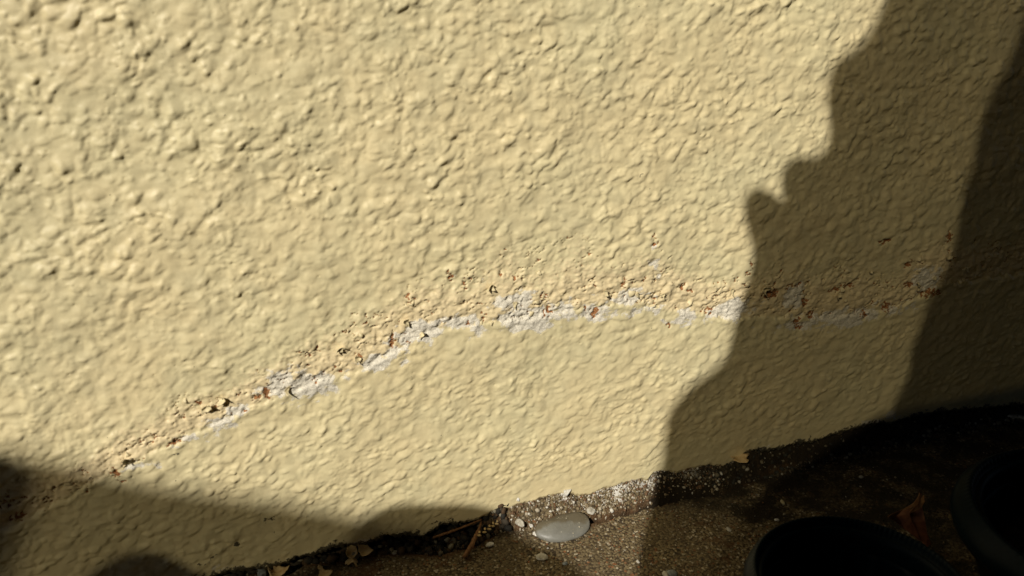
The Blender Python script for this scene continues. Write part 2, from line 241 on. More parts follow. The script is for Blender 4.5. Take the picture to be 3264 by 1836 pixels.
class NB:
    """short-hand for building node trees"""
    def __init__(self, nt):
        self.nt = nt
    def n(self, kind, **kw):
        nd = self.nt.nodes.new(kind)
        for k, v in kw.items():
            if k.startswith("i_"):
                nd.inputs[k[2:].replace("_", " ")].default_value = v
            else:
                setattr(nd, k, v)
        return nd
    def l(self, a, b):
        self.nt.links.new(a, b)
    def coords(self):
        return self.n("ShaderNodeTexCoord").outputs["Object"]
    def noise(self, co, scale, detail=3, rough=0.55):
        nd = self.n("ShaderNodeTexNoise")
        nd.inputs["Scale"].default_value = scale
        nd.inputs["Detail"].default_value = detail
        nd.inputs["Roughness"].default_value = rough
        self.l(co, nd.inputs["Vector"])
        return nd.outputs["Fac"]
    def math(self, op, a, b=None, clamp=False):
        nd = self.n("ShaderNodeMath", operation=op, use_clamp=clamp)
        for i, v in enumerate((a, b)):
            if v is None: continue
            if isinstance(v, (int, float)): nd.inputs[i].default_value = v
            else: self.l(v, nd.inputs[i])
        return nd.outputs[0]
    def step(self, v, lo, hi):
        nd = self.n("ShaderNodeMapRange", interpolation_type='SMOOTHSTEP')
        self.l(v, nd.inputs["Value"])
        nd.inputs["From Min"].default_value = lo
        nd.inputs["From Max"].default_value = hi
        return nd.outputs["Result"]
    def mix(self, fac, a, b):
        nd = self.n("ShaderNodeMix", data_type='RGBA')
        if isinstance(fac, (int, float)): nd.inputs[0].default_value = fac
        else: self.l(fac, nd.inputs[0])
        for i, v in ((6, a), (7, b)):
            if isinstance(v, tuple): nd.inputs[i].default_value = (*v, 1)
            else: self.l(v, nd.inputs[i])
        return nd.outputs[2]
    def bump(self, h, strength, dist, normal=None):
        nd = self.n("ShaderNodeBump")
        nd.inputs["Strength"].default_value = strength
        nd.inputs["Distance"].default_value = dist
        self.l(h, nd.inputs["Height"])
        if normal is not None: self.l(normal, nd.inputs["Normal"])
        return nd.outputs[0]

# ---------------------------------------------------------------- materials
def wall_paint():
    m, nt, bsdf = new_mat("cream_masonry_paint")
    b = NB(nt)
    co = b.coords()
    at = b.n("ShaderNodeAttribute", attribute_name="mask")
    sep = b.n("ShaderNodeSeparateColor")
    b.l(at.outputs["Color"], sep.inputs[0])
    salt, rust, grime = sep.outputs[0], sep.outputs[1], sep.outputs[2]
    dmg = at.outputs["Alpha"]
    n_big = b.noise(co, 14, 3)
    n_mid = b.noise(co, 160, 3)
    n1 = b.noise(co, 650, 4, 0.65)
    n2 = b.noise(co, 1900, 3, 0.6)
    paint = b.mix(b.step(n_big, 0.35, 0.65), (0.70, 0.615, 0.362), (0.738, 0.622, 0.358))
    paint = b.mix(b.math('MULTIPLY', b.step(n_mid, 0.42, 0.7), 0.3), paint, (0.70, 0.58, 0.335))
    paint = b.mix(b.math('MULTIPLY', b.step(b.noise(co, 90, 3), 0.45, 0.7), 0.3), paint, (0.63, 0.565, 0.35))
    mp = b.n('ShaderNodeMapping'); mp.inputs['Scale'].default_value = (70, 70, 9); b.l(co, mp.inputs['Vector'])
    paint = b.mix(b.math('MULTIPLY', b.step(b.noise(mp.outputs[0], 1.0, 4, 0.6), 0.50, 0.75), 0.22), paint, (0.50, 0.43, 0.26))
    # chalky under-coat showing through the worn paint
    chalk = b.step(b.math('ADD', dmg, b.math('MULTIPLY', b.math('SUBTRACT', n1, 0.5), 1.3)), 0.22, 0.80)
    c = b.mix(b.math('MULTIPLY', chalk, 0.80), paint, b.mix(n2, (0.74, 0.56, 0.31), (0.78, 0.67, 0.43)))
    sfac = b.step(b.math('ADD', salt, b.math('MULTIPLY', b.math('SUBTRACT', n1, 0.5), 0.85)), 0.32, 0.62)
    c = b.mix(sfac, c, b.mix(b.step(n2, 0.35, 0.65), (0.60, 0.55, 0.44), (0.86, 0.80, 0.66)))
    rfac = b.step(b.math('ADD', rust, b.math('MULTIPLY', b.math('SUBTRACT', n1, 0.5), 1.0)), 0.48, 0.60)
    c = b.mix(rfac, c, b.mix(b.step(n2, 0.35, 0.65), (0.19, 0.070, 0.024), (0.48, 0.23, 0.09)))
    gfac = b.step(b.math('ADD', grime, b.math('MULTIPLY', b.math('SUBTRACT', n1, 0.5), 1.6)), 0.5, 0.72)
    c = b.mix(b.math('MULTIPLY', gfac, 0.92), c, b.mix(n2, (0.012, 0.013, 0.010), (0.07, 0.06, 0.04)))
    b.l(c, bsdf.inputs["Base Color"])
    bare = b.math('MAXIMUM', b.math('MAXIMUM', sfac, rfac), gfac)
    b.l(b.math('ADD', b.math('MULTIPLY', bare, 0.4), 0.5), bsdf.inputs["Roughness"])
    bsdf.inputs["Specular IOR Level"].default_value = 0.35
    h = b.math('ADD', b.math('MULTIPLY', n2, b.math('ADD', b.math('MULTIPLY', bare, 1.3), 0.10)), b.math('MULTIPLY', n1, 0.45))
    b.l(b.bump(h, 0.55, 0.00035), bsdf.inputs["Normal"])
    return m

def ground_mat():
    m, nt, bsdf = new_mat("sandy_concrete")
    b = NB(nt)
    co = b.coords()
    at = b.n("ShaderNodeAttribute", attribute_name="mask")
    sep = b.n("ShaderNodeSeparateColor")
    b.l(at.outputs["Color"], sep.inputs[0])
    dirt_shade, ditch, mortar = sep.outputs[0], sep.outputs[1], sep.outputs[2]
    vor = b.n("ShaderNodeTexVoronoi"); vor.inputs["Scale"].default_value = 900
    b.l(co, vor.inputs["Vector"])
    vs = b.n("ShaderNodeSeparateColor"); b.l(vor.outputs["Color"], vs.inputs[0])
    n0 = b.noise(co, 35, 4)
    n1 = b.noise(co, 420, 4, 0.65)
    n2 = b.noise(co, 1500, 3)
    grain = b.mix(vs.outputs[0], (0.10, 0.072, 0.036), (0.25, 0.195, 0.105))
    grain = b.mix(b.step(vs.outputs[1], 0.88, 0.95), grain, (0.44, 0.38, 0.27))
    grain = b.mix(b.step(vs.outputs[2], 0.93, 0.97), grain, (0.24, 0.10, 0.04))
    grain = b.mix(b.step(b.math('MULTIPLY', vor.outputs["Distance"], 1.0), 0.45, 0.75), grain, (0.045, 0.032, 0.018))
    c = b.mix(b.math('MULTIPLY', b.step(n0, 0.42, 0.68), 0.5), grain, (0.10, 0.075, 0.042))
    dfac = b.step(b.math('ADD', dirt_shade, b.math('MULTIPLY', b.math('SUBTRACT', n1, 0.5), 1.1)), 0.40, 0.75)
    c = b.mix(b.math('MULTIPLY', dfac, 0.85), c, b.mix(n2, (0.045, 0.020, 0.008), (0.14, 0.075, 0.032)))
    mfac = b.step(b.math('ADD', mortar, b.math('MULTIPLY', b.math('SUBTRACT', n2, 0.5), 1.9)), 0.62, 0.85)
    c = b.mix(mfac, c, b.mix(n1, (0.50, 0.46, 0.38), (0.80, 0.78, 0.72)))
    kfac = b.step(b.math('ADD', ditch, b.math('MULTIPLY', b.math('SUBTRACT', n1, 0.5), 1.0)), 0.28, 0.85)  # dark soil of the gap, plus shade painted on right-hand paving
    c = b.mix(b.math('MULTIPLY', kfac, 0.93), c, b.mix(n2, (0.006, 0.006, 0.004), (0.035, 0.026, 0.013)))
    b.l(c, bsdf.inputs["Base Color"])
    bsdf.inputs["Roughness"].default_value = 0.9
    bsdf.inputs["Specular IOR Level"].default_value = 0.25
    h = b.math('ADD', b.math('MULTIPLY', b.math('SUBTRACT', 1.0, vor.outputs["Distance"]), 0.8), b.math('MULTIPLY', n2, 0.5))
    b.l(b.bump(h, 0.8, 0.0005), bsdf.inputs["Normal"])
    return m

def simple(name, c1, c2, scale=600, rough=0.8, spec=0.3, bump=0.4, dist=0.0003, detail=4):
    m, nt, bsdf = new_mat(name)
    b = NB(nt)
    co = b.coords()
    nz = b.noise(co, scale, detail, 0.6)
    b.l(b.mix(b.step(nz, 0.35, 0.65), c1, c2), bsdf.inputs["Base Color"])
    bsdf.inputs["Roughness"].default_value = rough
    bsdf.inputs["Specular IOR Level"].default_value = spec
    if bump: b.l(b.bump(nz, bump, dist), bsdf.inputs["Normal"])
    return m

def attr_mat(name, rough=0.85, bumpscale=2500):
    m, nt, bsdf = new_mat(name)
    b = NB(nt)
    at = b.n("ShaderNodeAttribute", attribute_name="tint")
    nz = b.noise(b.coords(), bumpscale, 2)
    b.l(b.mix(b.math('MULTIPLY', nz, 0.4), at.outputs["Color"], (0.05, 0.04, 0.025)), bsdf.inputs["Base Color"])
    bsdf.inputs["Roughness"].default_value = rough
    bsdf.inputs["Specular IOR Level"].default_value = 0.3
    return m

def sheet_mat(name, through):
    """added see-through sheet: lets part of the light straight through (each of its two faces the square root)"""
    m = bpy.data.materials.new(name)
    m.use_nodes = True
    nt = m.node_tree
    nt.nodes.remove(nt.nodes["Principled BSDF"])
    out = nt.nodes["Material Output"]
    t = nt.nodes.new("ShaderNodeBsdfTransparent")
    d = nt.nodes.new("ShaderNodeBsdfDiffuse")
    d.inputs["Color"].default_value = (0.02, 0.02, 0.016, 1)
    t.inputs["Color"].default_value = (1.0, 0.955, 0.82, 1)      # warm tint put into the shade these added sheets cast
    mx = nt.nodes.new("ShaderNodeMixShader")
    mx.inputs[0].default_value = math.sqrt(through)
    nt.links.new(d.outputs[0], mx.inputs[1])
    nt.links.new(t.outputs[0], mx.inputs[2])
    nt.links.new(mx.outputs[0], out.inputs["Surface"])
    return m

M_WALL = wall_paint()
M_GROUND = ground_mat()
M_CORE = simple("grey_render_core", (0.22, 0.20, 0.17), (0.30, 0.28, 0.24), 300)
def pebble_mat():
    m, nt, bsdf = new_mat("grey_pebble")
    b = NB(nt)
    co = b.coords()
    sep = b.n("ShaderNodeSeparateXYZ"); b.l(co, sep.inputs[0])
    n0 = b.noise(co, 160, 4); n1 = b.noise(co, 900, 4, 0.65); n2 = b.noise(co, 420, 2)
    film = b.step(b.math('ADD', b.math('MULTIPLY', sep.outputs[1], 190.0), b.math('MULTIPLY', b.math('SUBTRACT', n0, 0.5), 1.6)), -0.15, 0.35)
    c = b.mix(n1, (0.15, 0.147, 0.125), (0.225, 0.22, 0.19))
    c = b.mix(b.math('MULTIPLY', film, 0.85), c, b.mix(n1, (0.075, 0.058, 0.030), (0.14, 0.115, 0.07)))
    c = b.mix(b.step(n2, 0.72, 0.75), c, (0.48, 0.45, 0.36))
    b.l(c, bsdf.inputs["Base Color"])
    b.l(b.math('ADD', b.math('MULTIPLY', n1, 0.35), 0.28), bsdf.inputs["Roughness"])
    b.l(b.bump(b.math('ADD', n1, n0), 0.35, 0.0003), bsdf.inputs["Normal"])
    return m
M_PEBBLE = pebble_mat()
M_FLAKE = simple("tan_paint_flake", (0.56, 0.38, 0.17), (0.70, 0.53, 0.28), 500, 0.7, 0.3, 0.5, 0.0003)
M_SHARD = simple("cream_paint_shard", (0.66, 0.56, 0.33), (0.74, 0.63, 0.38), 400, 0.55, 0.35, 0.4, 0.0003)
M_WHITE = simple("white_mortar_crumb", (0.50, 0.47, 0.40), (0.80, 0.78, 0.72), 900, 0.9, 0.2, 0.8, 0.0004)
M_STONE = simple("pale_stone", (0.34, 0.31, 0.24), (0.55, 0.52, 0.44), 500, 0.7, 0.4, 0.4, 0.0003)
M_YELLOW = simple("yellow_stone", (0.42, 0.34, 0.16), (0.52, 0.46, 0.28), 500, 0.6, 0.4, 0.4, 0.0003)
M_REDBR = simple("red_brown_fragment", (0.10, 0.028, 0.010), (0.30, 0.10, 0.035), 700, 0.8, 0.3, 0.8, 0.0004)
M_GREYROCK = simple("blue_grey_rock", (0.14, 0.15, 0.14), (0.24, 0.26, 0.25), 500, 0.8, 0.3, 0.7, 0.0004)
M_STALK = simple("dry_brown_stalk", (0.16, 0.075, 0.028), (0.30, 0.15, 0.06), 800, 0.7, 0.3, 0.6, 0.0003)
M_STRAW = simple("straw_bract", (0.50, 0.34, 0.13), (0.62, 0.46, 0.22), 900, 0.7, 0.3, 0.6, 0.0003)
M_LEAF = simple("dry_leaf", (0.10, 0.030, 0.012), (0.18, 0.065, 0.026), 250, 0.55, 0.4, 0.5, 0.0004)
M_LEAFEDGE = simple("dry_leaf_edge", (0.18, 0.075, 0.028), (0.28, 0.15, 0.06), 300, 0.6, 0.3, 0.4, 0.0003)
M_POT = simple("dark_teal_plastic", (0.0015, 0.005, 0.0075), (0.002, 0.007, 0.010), 900, 0.40, 0.06, 0.25, 0.0002)
M_SOIL = simple("black_potting_soil", (0.006, 0.005, 0.004), (0.025, 0.018, 0.012), 500, 0.95, 0.1, 1.0, 0.002)
M_GRAIN = attr_mat("sand_grains")
M_SHEET = sheet_mat("shadow_sheet_film", SHEET_THROUGH)  # for unseen sheets added to cut the sunlight part way
M_SHEETDARK = sheet_mat("dense_shadow_sheet_film", 0.13)
M_BLOCKER = simple("dark_blocker", (0.018, 0.015, 0.011), (0.032, 0.026, 0.018), 40, 0.9, 0.1, 0.3, 0.001)  # finish shared by all the opaque blockers added out of view

# ---------------------------------------------------------------- the wall
def bottom_edge(x):
    """the broken lower edge of the plaster: its course, and the fine raggedness on top of it"""
    e = np.array(EDGE)
    z = np.interp(x, e[:, 0], e[:, 1])
    mm = x * 1000
    jit = 0.0010 * perlin(mm / 4.0, mm * 0 + 0.4, 501) + 0.0008 * perlin(mm / 1.6, mm * 0 + 3.3, 502) + 0.0005 * perlin(mm / 0.9, mm * 0 + 1.3, 503)
    return z, jit

def blob_sum(X, Z, table):
    out = np.zeros_like(X)
    for t in table:
        x, z, rx, rz = t[:4]
        st = t[4] if len(t) > 4 else 1.0
        sel = (np.abs(X - x) < 2.2 * rx) & (np.abs(Z - z) < 2.2 * rz)
        d2 = ((X[sel] - x) / rx) ** 2 + ((Z[sel] - z) / rz) ** 2
        out[sel] = np.maximum(out[sel], st * np.exp(-0.75 * d2))
    return out

def build_wall():
    xs = ramp_axis(-0.135, 0.43, 0.00044, 0.00066, -4.0, 4.0, 1.06)
    ts = ramp_axis(0.0, 0.25, 0.00043, 0.00045, 0.0, 2.6, 1.06)
    ts = ts[ts >= 0]
    X, Tt = np.meshgrid(xs, ts)
    zb, jit = bottom_edge(X)
    Z = Tt + zb * np.clip(1 - Tt / 0.05, 0, 1) + jit * np.clip(1 - Tt / 0.006, 0, 1)
    mx, mz = X * 1000, Z * 1000
    sx, sz = mx / 0.84, mz / 0.84
    wx = sx + 1.6 * perlin(sx / 12, sz / 12, 11) + 0.22 * perlin(sx / 2.2, sz / 2.2, 12)
    wz = sz + 1.6 * perlin(sx / 12, sz / 12, 13) + 0.22 * perlin(sx / 2.2, sz / 2.2, 14)
    low = sstep(0.16, 0.03, Z + 0.02 * perlin(mx / 60, mz / 60, 15))    # lower wall: the paint ran into long ripples
    broad = fbm(mx / 40, mz / 40, 21, 2) * 1.0
    lumps = fbm(wx / 6.0, wz / 5.2, 24, 2, 0.35) * 0.44
    b_big = bumps(wx / 8.5, wz / 8.0, 36, 0.38, 0.90, 0.62, 1.2, 2.1)
    b_mid = bumps(wx / 5.0, wz / 4.6, 31, 0.32, 0.90, 0.75, 1.15, 2.2)
    b_small = bumps(wx / 2.9 + 5, wz / 2.7, 41, 0.26, 0.78, 0.52, 0.95, 2.2)
    pimples = domes(mx / 2.6, mz / 2.6, 51, 0.10, 0.22, 0.25, 0.7)
    patch = sstep(-0.3, 0.3, perlin(mx / 26, mz / 22, 57))              # some patches are knobbly, some smooth
    qx, qz = (wx * 0.98 + wz * 0.2) * 0.76, wz * 0.98 - wx * 0.2
    r_mid = bumps(qx / 5.0, qz / 4.6, 131, 0.32, 0.90, 0.80, 1.1, 2.3)
    r_small = bumps(qx / 2.8 + 3, qz / 2.7, 141, 0.28, 0.85, 0.60, 1.1, 2.3)
    up_h = broad + lumps + 0.74 * b_big + 0.60 * b_mid + (0.08 + 0.30 * patch) * b_small + 0.11 * pimples
    lo_h = broad + 0.8 * lumps + 0.28 * b_big + 0.62 * r_mid + (0.16 + 0.28 * patch) * r_small + 0.16 * patch * b_small + 0.11 * pimples
    H = broad + (0.70 + 0.40 * sstep(-0.45, 0.45, fbm(mx / 30, mz / 24, 58, 2))) * (up_h * (1 - low) + lo_h * low - broad)
    # smoother strip just over the broken lower edge
    calm = sstep(0.0, 0.028, Tt + 0.006 * perlin(mx / 30, mz / 30, 71))
    right_side = sstep(0.02, 0.10, X)
    H = H * (1 - (1 - calm) * (0.35 + 0.4 * right_side))
    # ---- damaged band
    bd = polydist(X, Z, BAND)
    above = Z > np.interp(X, [p[0] for p in BAND], [p[1] for p in BAND])
    width = np.where(above, 0.021 - 0.008 * sstep(0.02, -0.04, X) + 0.007 * sstep(0.03, 0.07, X), 0.005) * (0.75 + 0.35 * perlin(mx / 25, mz / 25, 81))
    width = np.maximum(width, 0.003)
    dmg = np.exp(-(bd / width) ** 2)
    f_mid = fbm(mx / 3.2, mz / 2.6, 83, 3, 0.6)
    f_fine = fbm(mx / 1.3, mz / 1.1, 86, 2, 0.6)
    f4 = fbm(mx / 7.0, mz / 4.6, 88, 4, 0.68)
    Xw = X + 0.0022 * fbm(mx / 6, mz / 6, 151, 3, 0.6); Zw = Z + 0.0016 * fbm(mx / 6, mz / 6, 155, 3, 0.6)
    salt = blob_sum(Xw, Zw, [(a, c, p * 1.25, q * 1.2, s) for a, c, p, q, s in SALT])
    core = np.exp(-(bd / 0.005) ** 2) * (0.36 + 0.16 * sstep(-0.05, 0.0, X))
    salt_m = np.clip(np.maximum(salt * 1.15, core * 0.55) * 1.35 - 0.42 + 0.52 * f4, 0, 1)
    flank = sstep(0.25, 0.75, dmg + 0.30 * f_mid)
    # cracks and peeled flecks showing the rusty under-coat
    ridge = 1 - np.abs(fbm(mx / 6.5, mz / 6.0, 91, 4, 0.62)) * 3.0
    cl = sstep(-0.12, 0.30, fbm(mx / 11, mz / 8, 94, 2))
    crack = sstep(0.70, 0.93, ridge) * cl * sstep(0.10, 0.40, dmg)
    Xr = X + 0.0016 * fbm(mx / 2.4, mz / 2.4, 161, 3, 0.6); Zr = Z + 0.0016 * fbm(mx / 2.4, mz / 2.4, 165, 3, 0.6)
    rust = np.maximum(crack * 0.88, blob_sum(Xr, Zr, RUST) * (0.78 + 0.55 * f_fine))
    rust_m = np.clip(rust, 0, 1)
    crumbs = domes(mx / 0.95, mz / 0.85, 101, 0.25, 0.62, 0.7, 0.8)
    # the band is scooped out under a lip of sound paint; what is left of the coat sits on it in cracked plates
    below = np.interp(X, [p[0] for p in BAND], [p[1] for p in BAND]) - 0.0045 + 0.0016 * fbm(mx / 7, mz * 0, 171, 3, 0.6)
    scoop = sstep(0.0, 0.0012, Z - below) * np.exp(-np.clip(Z - below, 0, 1) / 0.0075)
    lip = np.exp(-((Z - below + 0.0009) / 0.0011) ** 2)
    plate_n = fbm(mx / 4.6, mz / 3.8, 174, 3, 0.55)
    plate = sstep(-0.05, 0.06, plate_n) * (1 - crack)
    H = H * (1 - 0.40 * salt_m)
    H = H - (0.60 + 0.5 * sstep(0.15, 0.22, X)) * scoop + 0.25 * lip
    H = H + salt_m * (0.26 * crumbs + 0.30 * f_mid) + flank * (0.10 * f_fine + 0.36 * plate + 0.06 * crumbs + 0.16 * f_mid)
    H = H - 0.80 * sstep(0.35, 0.7, rust_m) - 0.20 * sstep(0.3, 0.6, salt_m)
    # pinholes and a few deeper craters
    pin = domes(mx / 6.0, mz / 6.0, 111, 0.03, 0.07, 0.35, 0.6)
    H = H - 0.5 * pin
    # grime: along the broken edge, most of it towards the left
    left = np.maximum(sstep(0.078, 0.055, X), 0.9 * sstep(0.195, 0.235, X))
    over = np.clip(Z - zb + 0.0010 * fbm(mx / 2.6, mz / 2.2, 132, 3, 0.6), 0, 1)
    gr = np.exp(-(over / (0.0012 + 0.0020 * left + 0.0024 * np.clip(0.4 + perlin(mx / 9, mz / 9, 131), 0, 1))) ** 2)
    gr = gr * (0.40 + 0.55 * left)
    spots = domes(mx / 24, mz / 13, 135, 0.03, 0.11, 0.6, 0.5) * sstep(0.078, 0.055, X) * sstep(0.035, 0.0, Z) * 1.4
    spots2 = domes(mx / 7, mz / 7, 138, 0.02, 0.055, 0.25, 0.3) * 1.2
    gr = np.clip(np.maximum(np.maximum(np.maximum(gr, spots * 0.6), spots2 * 0.75), blob_sum(Xr, Zr, GRIME) * 0.9), 0, 1)
    splash = domes(mx / 3.4, mz / 3.4, 181, 0.05, 0.13, 0.22, 0.4) * sstep(0.030, 0.0, Z + 0.010 * perlin(mx / 25, mz / 25, 182))
    gr = np.clip(np.maximum(gr, splash * 0.8), 0, 1)
    edge_thin = sstep(0.0, 0.0025, Tt)
    Y = -(0.0035 + H / 1000.0 - 0.0012 * (1 - edge_thin))
    P = np.stack([X, Y, Z], -1)
    mask = np.stack([salt_m, rust_m, gr, np.clip(dmg * 0.9 + 0.25 * f_mid * dmg, 0, 1)], -1)
    # returned underside of the broken plaster edge
    rows = []; mrows = []
    for depth, dz in ((0.012, 0.0006), (0.002, 0.0004)):
        R = P[0].copy(); R[:, 1] = depth; R[:, 2] += dz + 0.0004 * perlin(xs * 900, xs * 0 + depth * 99, 141)
        rows.append(R)
        mk = mask[0].copy(); mk[:, 2] = 0.7; mk[:, 0] *= 0.6
        mrows.append(mk)
    P = np.concatenate([np.stack(rows), P]); mask = np.concatenate([np.stack(mrows), mask])
    me = grid_mesh("plaster", P)
    set_attr(me, "mask", mask)
    root = empty("stucco_wall", (0, 0, 0))
    tag(root, "cream painted stucco wall with a damp salt-stained crumbling band above the ground", "wall")
    link("plaster", me, M_WALL, root)
    # shards of paint that have let go along the band, still hanging by an edge
    rng = np.random.default_rng(77)
    band_x = np.array([p[0] for p in BAND]); band_z = np.array([p[1] for p in BAND])
    made = 0
    while made < 46:
        x = rng.uniform(-0.10, 0.36)
        z = np.interp(x, band_x, band_z) + rng.uniform(-0.004, 0.016) * (0.7 if x < 0.02 else 1.0)
        if x > 0.05 and rng.random() < 0.25: z += 0.004
        i = int(np.clip(np.searchsorted(ts, z), 1, len(ts) - 1)); j = int(np.searchsorted(xs, x))
        r = rng.uniform(0.0009, 0.0024)
        k = int(rng.integers(6, 10))
        ang = np.sort(rng.uniform(0, 2 * np.pi, k))
        rad = r * rng.uniform(0.55, 1.1, k)
        fm, c = flake_mesh("paint_shard", list(zip(rad * np.cos(ang) * 1.2, rad * np.sin(ang))), 0.00025, float(rng.choice([-1, 1]) * rng.uniform(8, 22)), 800 + made, 0.00012)
        o = link("paint_shard", fm, M_SHARD, root)
        o.location = (x, float(Y[i, j]) - 0.00045 - 0.12 * r, z)
        o.rotation_euler = (math.pi / 2 + rng.uniform(-0.45, 0.35), rng.uniform(0, 2 * np.pi), rng.uniform(-0.35, 0.35))
        made += 1
    # solid core behind the plaster
    bm = bmesh.new()
    bmesh.ops.create_cube(bm, size=1.0, matrix=Matrix.Translation((0, 0.112, 1.25)) @ Matrix.Diagonal((8.0, 0.2, 2.7, 1)))
    core = bpy.data.meshes.new("core"); bm.to_mesh(core); bm.free()
    link("core", core, M_CORE, root, smooth=False)
    return root

# ---------------------------------------------------------------- the ground
def ground_height(X, Y):
    mx, my = X * 1000, Y * 1000
    c = np.array(CRACK)
    yc = np.interp(X, c[:, 0], c[:, 1])
    yc = yc + 0.0006 * perlin(mx / 5, mx * 0, 201)
    d = Y - yc                                        # > 0: between the slab's edge and the wall
    slab = -0.0040 + 0.0006 * fbm(mx / 30, my / 30, 203, 2)
    grain = 0.30 * domes(mx / 1.1, my / 1.1, 206, 0.3, 0.68, 0.95, 0.8) + 0.22 * domes(mx / 2.1, my / 2.1, 209, 0.16, 0.5, 0.5, 0.8) + 0.15 * fbm(mx / 2.2, my / 2.2, 212, 2)
    mort_x = sstep(0.070, 0.092, X) * sstep(0.235, 0.19, X)
    ditch_x = sstep(0.078, 0.064, X)
    far_x = sstep(0.20, 0.24, X)
    behind = sstep(0.0, 0.0022, d)
    zb = np.interp(X, [p[0] for p in EDGE], [p[1] for p in EDGE])
    mort = -0.0036 + (zb + 0.0038) * sstep(-0.010, -0.002, Y) + 0.0008 * sstep(-0.006, -0.002, Y) + 0.0020 * fbm(mx / 8, my / 6, 214, 3)
    ditch = -0.0056 + 0.0018 * fbm(mx / 5, my / 4, 217, 3)
    far = -0.0042 + (zb + 0.0030) * sstep(-0.010, 0.001, Y) + 0.0007 * fbm(mx / 7, my / 6, 219, 3)
    beh_h = (mort * mort_x + ditch * ditch_x + far * far_x) / np.maximum(mort_x + ditch_x + far_x, 1e-6)
    z = slab * (1 - behind) + beh_h * behind
    # open joint between slab and mortar
    crack_x = sstep(0.112, 0.122, X) * sstep(0.205, 0.180, X)
    z = z - (0.0100 + 0.0015 * perlin(mx / 6, my * 0, 221)) * np.exp(-((d - 0.0012) / (0.0010 + 0.0006 * sstep(-0.3, 0.4, perlin(mx / 9, my * 0 + 0.5, 224)))) ** 2) * crack_x
    z = z + grain / 1000.0 * np.where(behind > 0.5, 1.5, 1.0)
    return z, d, behind, mort_x, ditch_x, far_x, crack_x

def build_ground():
    xs = ramp_axis(-0.08, 0.43, 0.00047, 0.00062, -40, 40, 1.12)
    ys = -ramp_axis(-0.010, 0.13, 0.00044, 0.0006, -0.03, 40, 1.12)[::-1]
    X, Y = np.meshgrid(xs, ys)
    z, d, behind, mo, di, fa, cr = ground_height(X, Y)
    mx, my = X * 1000, Y * 1000
    f = fbm(mx / 16, my / 12, 231, 3)
    f2 = fbm(mx / 6, my / 5, 235, 3)
    joint = np.exp(-((d - 0.001) / 0.003) ** 2)
    dirt_shade = np.clip(0.75 * joint * (1 - 0.3 * mo) + 0.45 * sstep(0.12, 0.5, f) + 0.35 * behind * sstep(0.0, 0.5, f2) + 0.25 * sstep(0.085, 0.06, X) + 0.30 * sstep(0.15, 0.19, X) + 0.45 * cr * np.exp(-((d - 0.002) / 0.003) ** 2), 0, 1)  # real dirt, plus brown painted in to deepen shade on the right
    ditch = np.clip(behind * di * 0.95 + 1.0 * cr * np.exp(-((d - 0.0012) / 0.0015) ** 2) + 0.45 * fa * behind + sstep(0.15, 0.20, X + 0.9 * (Y + 0.03)) * (0.72 + 0.45 * f), 0, 1)  # soil and joint; last term paints shade into the right-hand paving
    mort = np.clip(behind * mo * (0.46 + 0.32 * f2 + 0.22 * sstep(0.125, 0.14, X)) * sstep(0.002, 0.008, d) + 0.12 * sstep(0.25, 0.6, f2), 0, 1)
    P = np.stack([X, Y, z], -1)
    me = grid_mesh("ground", P)
    set_attr(me, "mask", np.stack([dirt_shade, ditch, mort, np.ones_like(X)], -1))
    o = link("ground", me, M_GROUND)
    tag(o, "grainy sandy concrete paving along the foot of the wall", kind="structure")
    return o

def gz(x, y):
    z = ground_height(np.array([[x]], dtype=float), np.array([[y]], dtype=float))[0]
    return float(z[0, 0])

# ---------------------------------------------------------------- loose grains
ICO_V = None
def ico(sub=1):
    bm = bmesh.new()
    bmesh.ops.create_icosphere(bm, subdivisions=sub, radius=1.0)
    v = np.array([p.co[:] for p in bm.verts]); f = np.array([[q.index for q in p.verts] for p in bm.faces])
    bm.free()
    return v, f

def scatter(name, pts, sizes, tints, mat, label, category, seed):
    """crumbs too small to count, joined into one mesh"""
    rng = np.random.default_rng(seed)
    v, f = ico(1)
    n = len(pts)
    sc = rng.uniform(0.55, 1.25, (n, 1, 3)) * sizes[:, None, None]
    jit = 1 + rng.uniform(-0.28, 0.28, (n, len(v), 1))
    V = v[None] * jit * sc
    a = rng.uniform(0, 2 * np.pi, n)
    ca, sa = np.cos(a)[:, None], np.sin(a)[:, None]
    V = np.stack([V[..., 0] * ca - V[..., 1] * sa, V[..., 0] * sa + V[..., 1] * ca, V[..., 2]], -1) + pts[:, None, :]
    F = (f[None] + (np.arange(n) * len(v))[:, None, None]).reshape(-1, 3)
    me = bpy.data.meshes.new(name)
    me.vertices.add(n * len(v)); me.vertices.foreach_set("co", V.astype(np.float32).ravel())
    me.loops.add(len(F) * 3); me.loops.foreach_set("vertex_index", F.ravel().astype(np.int32))
    me.polygons.add(len(F)); me.polygons.foreach_set("loop_start", np.arange(0, len(F) * 3, 3, dtype=np.int32))
    me.update(calc_edges=True)
    t = np.concatenate([tints, np.ones((n, 1))], 1)
    set_attr(me, "tint", np.repeat(t[:, None, :], len(v), 1))
    o = link(name, me, mat, smooth=False)
    tag(o, label, category, kind="stuff")
    return o

def off_joint(x, y):
    c = np.array(CRACK)
    d = y - np.interp(x, c[:, 0], c[:, 1])
    return ~((x > 0.114) & (x < 0.20) & (d > -0.0004 + 0.0005 * np.sin(x * 2100)) & (d < 0.0026 + 0.0010 * np.sin(x * 1300 + 1)))

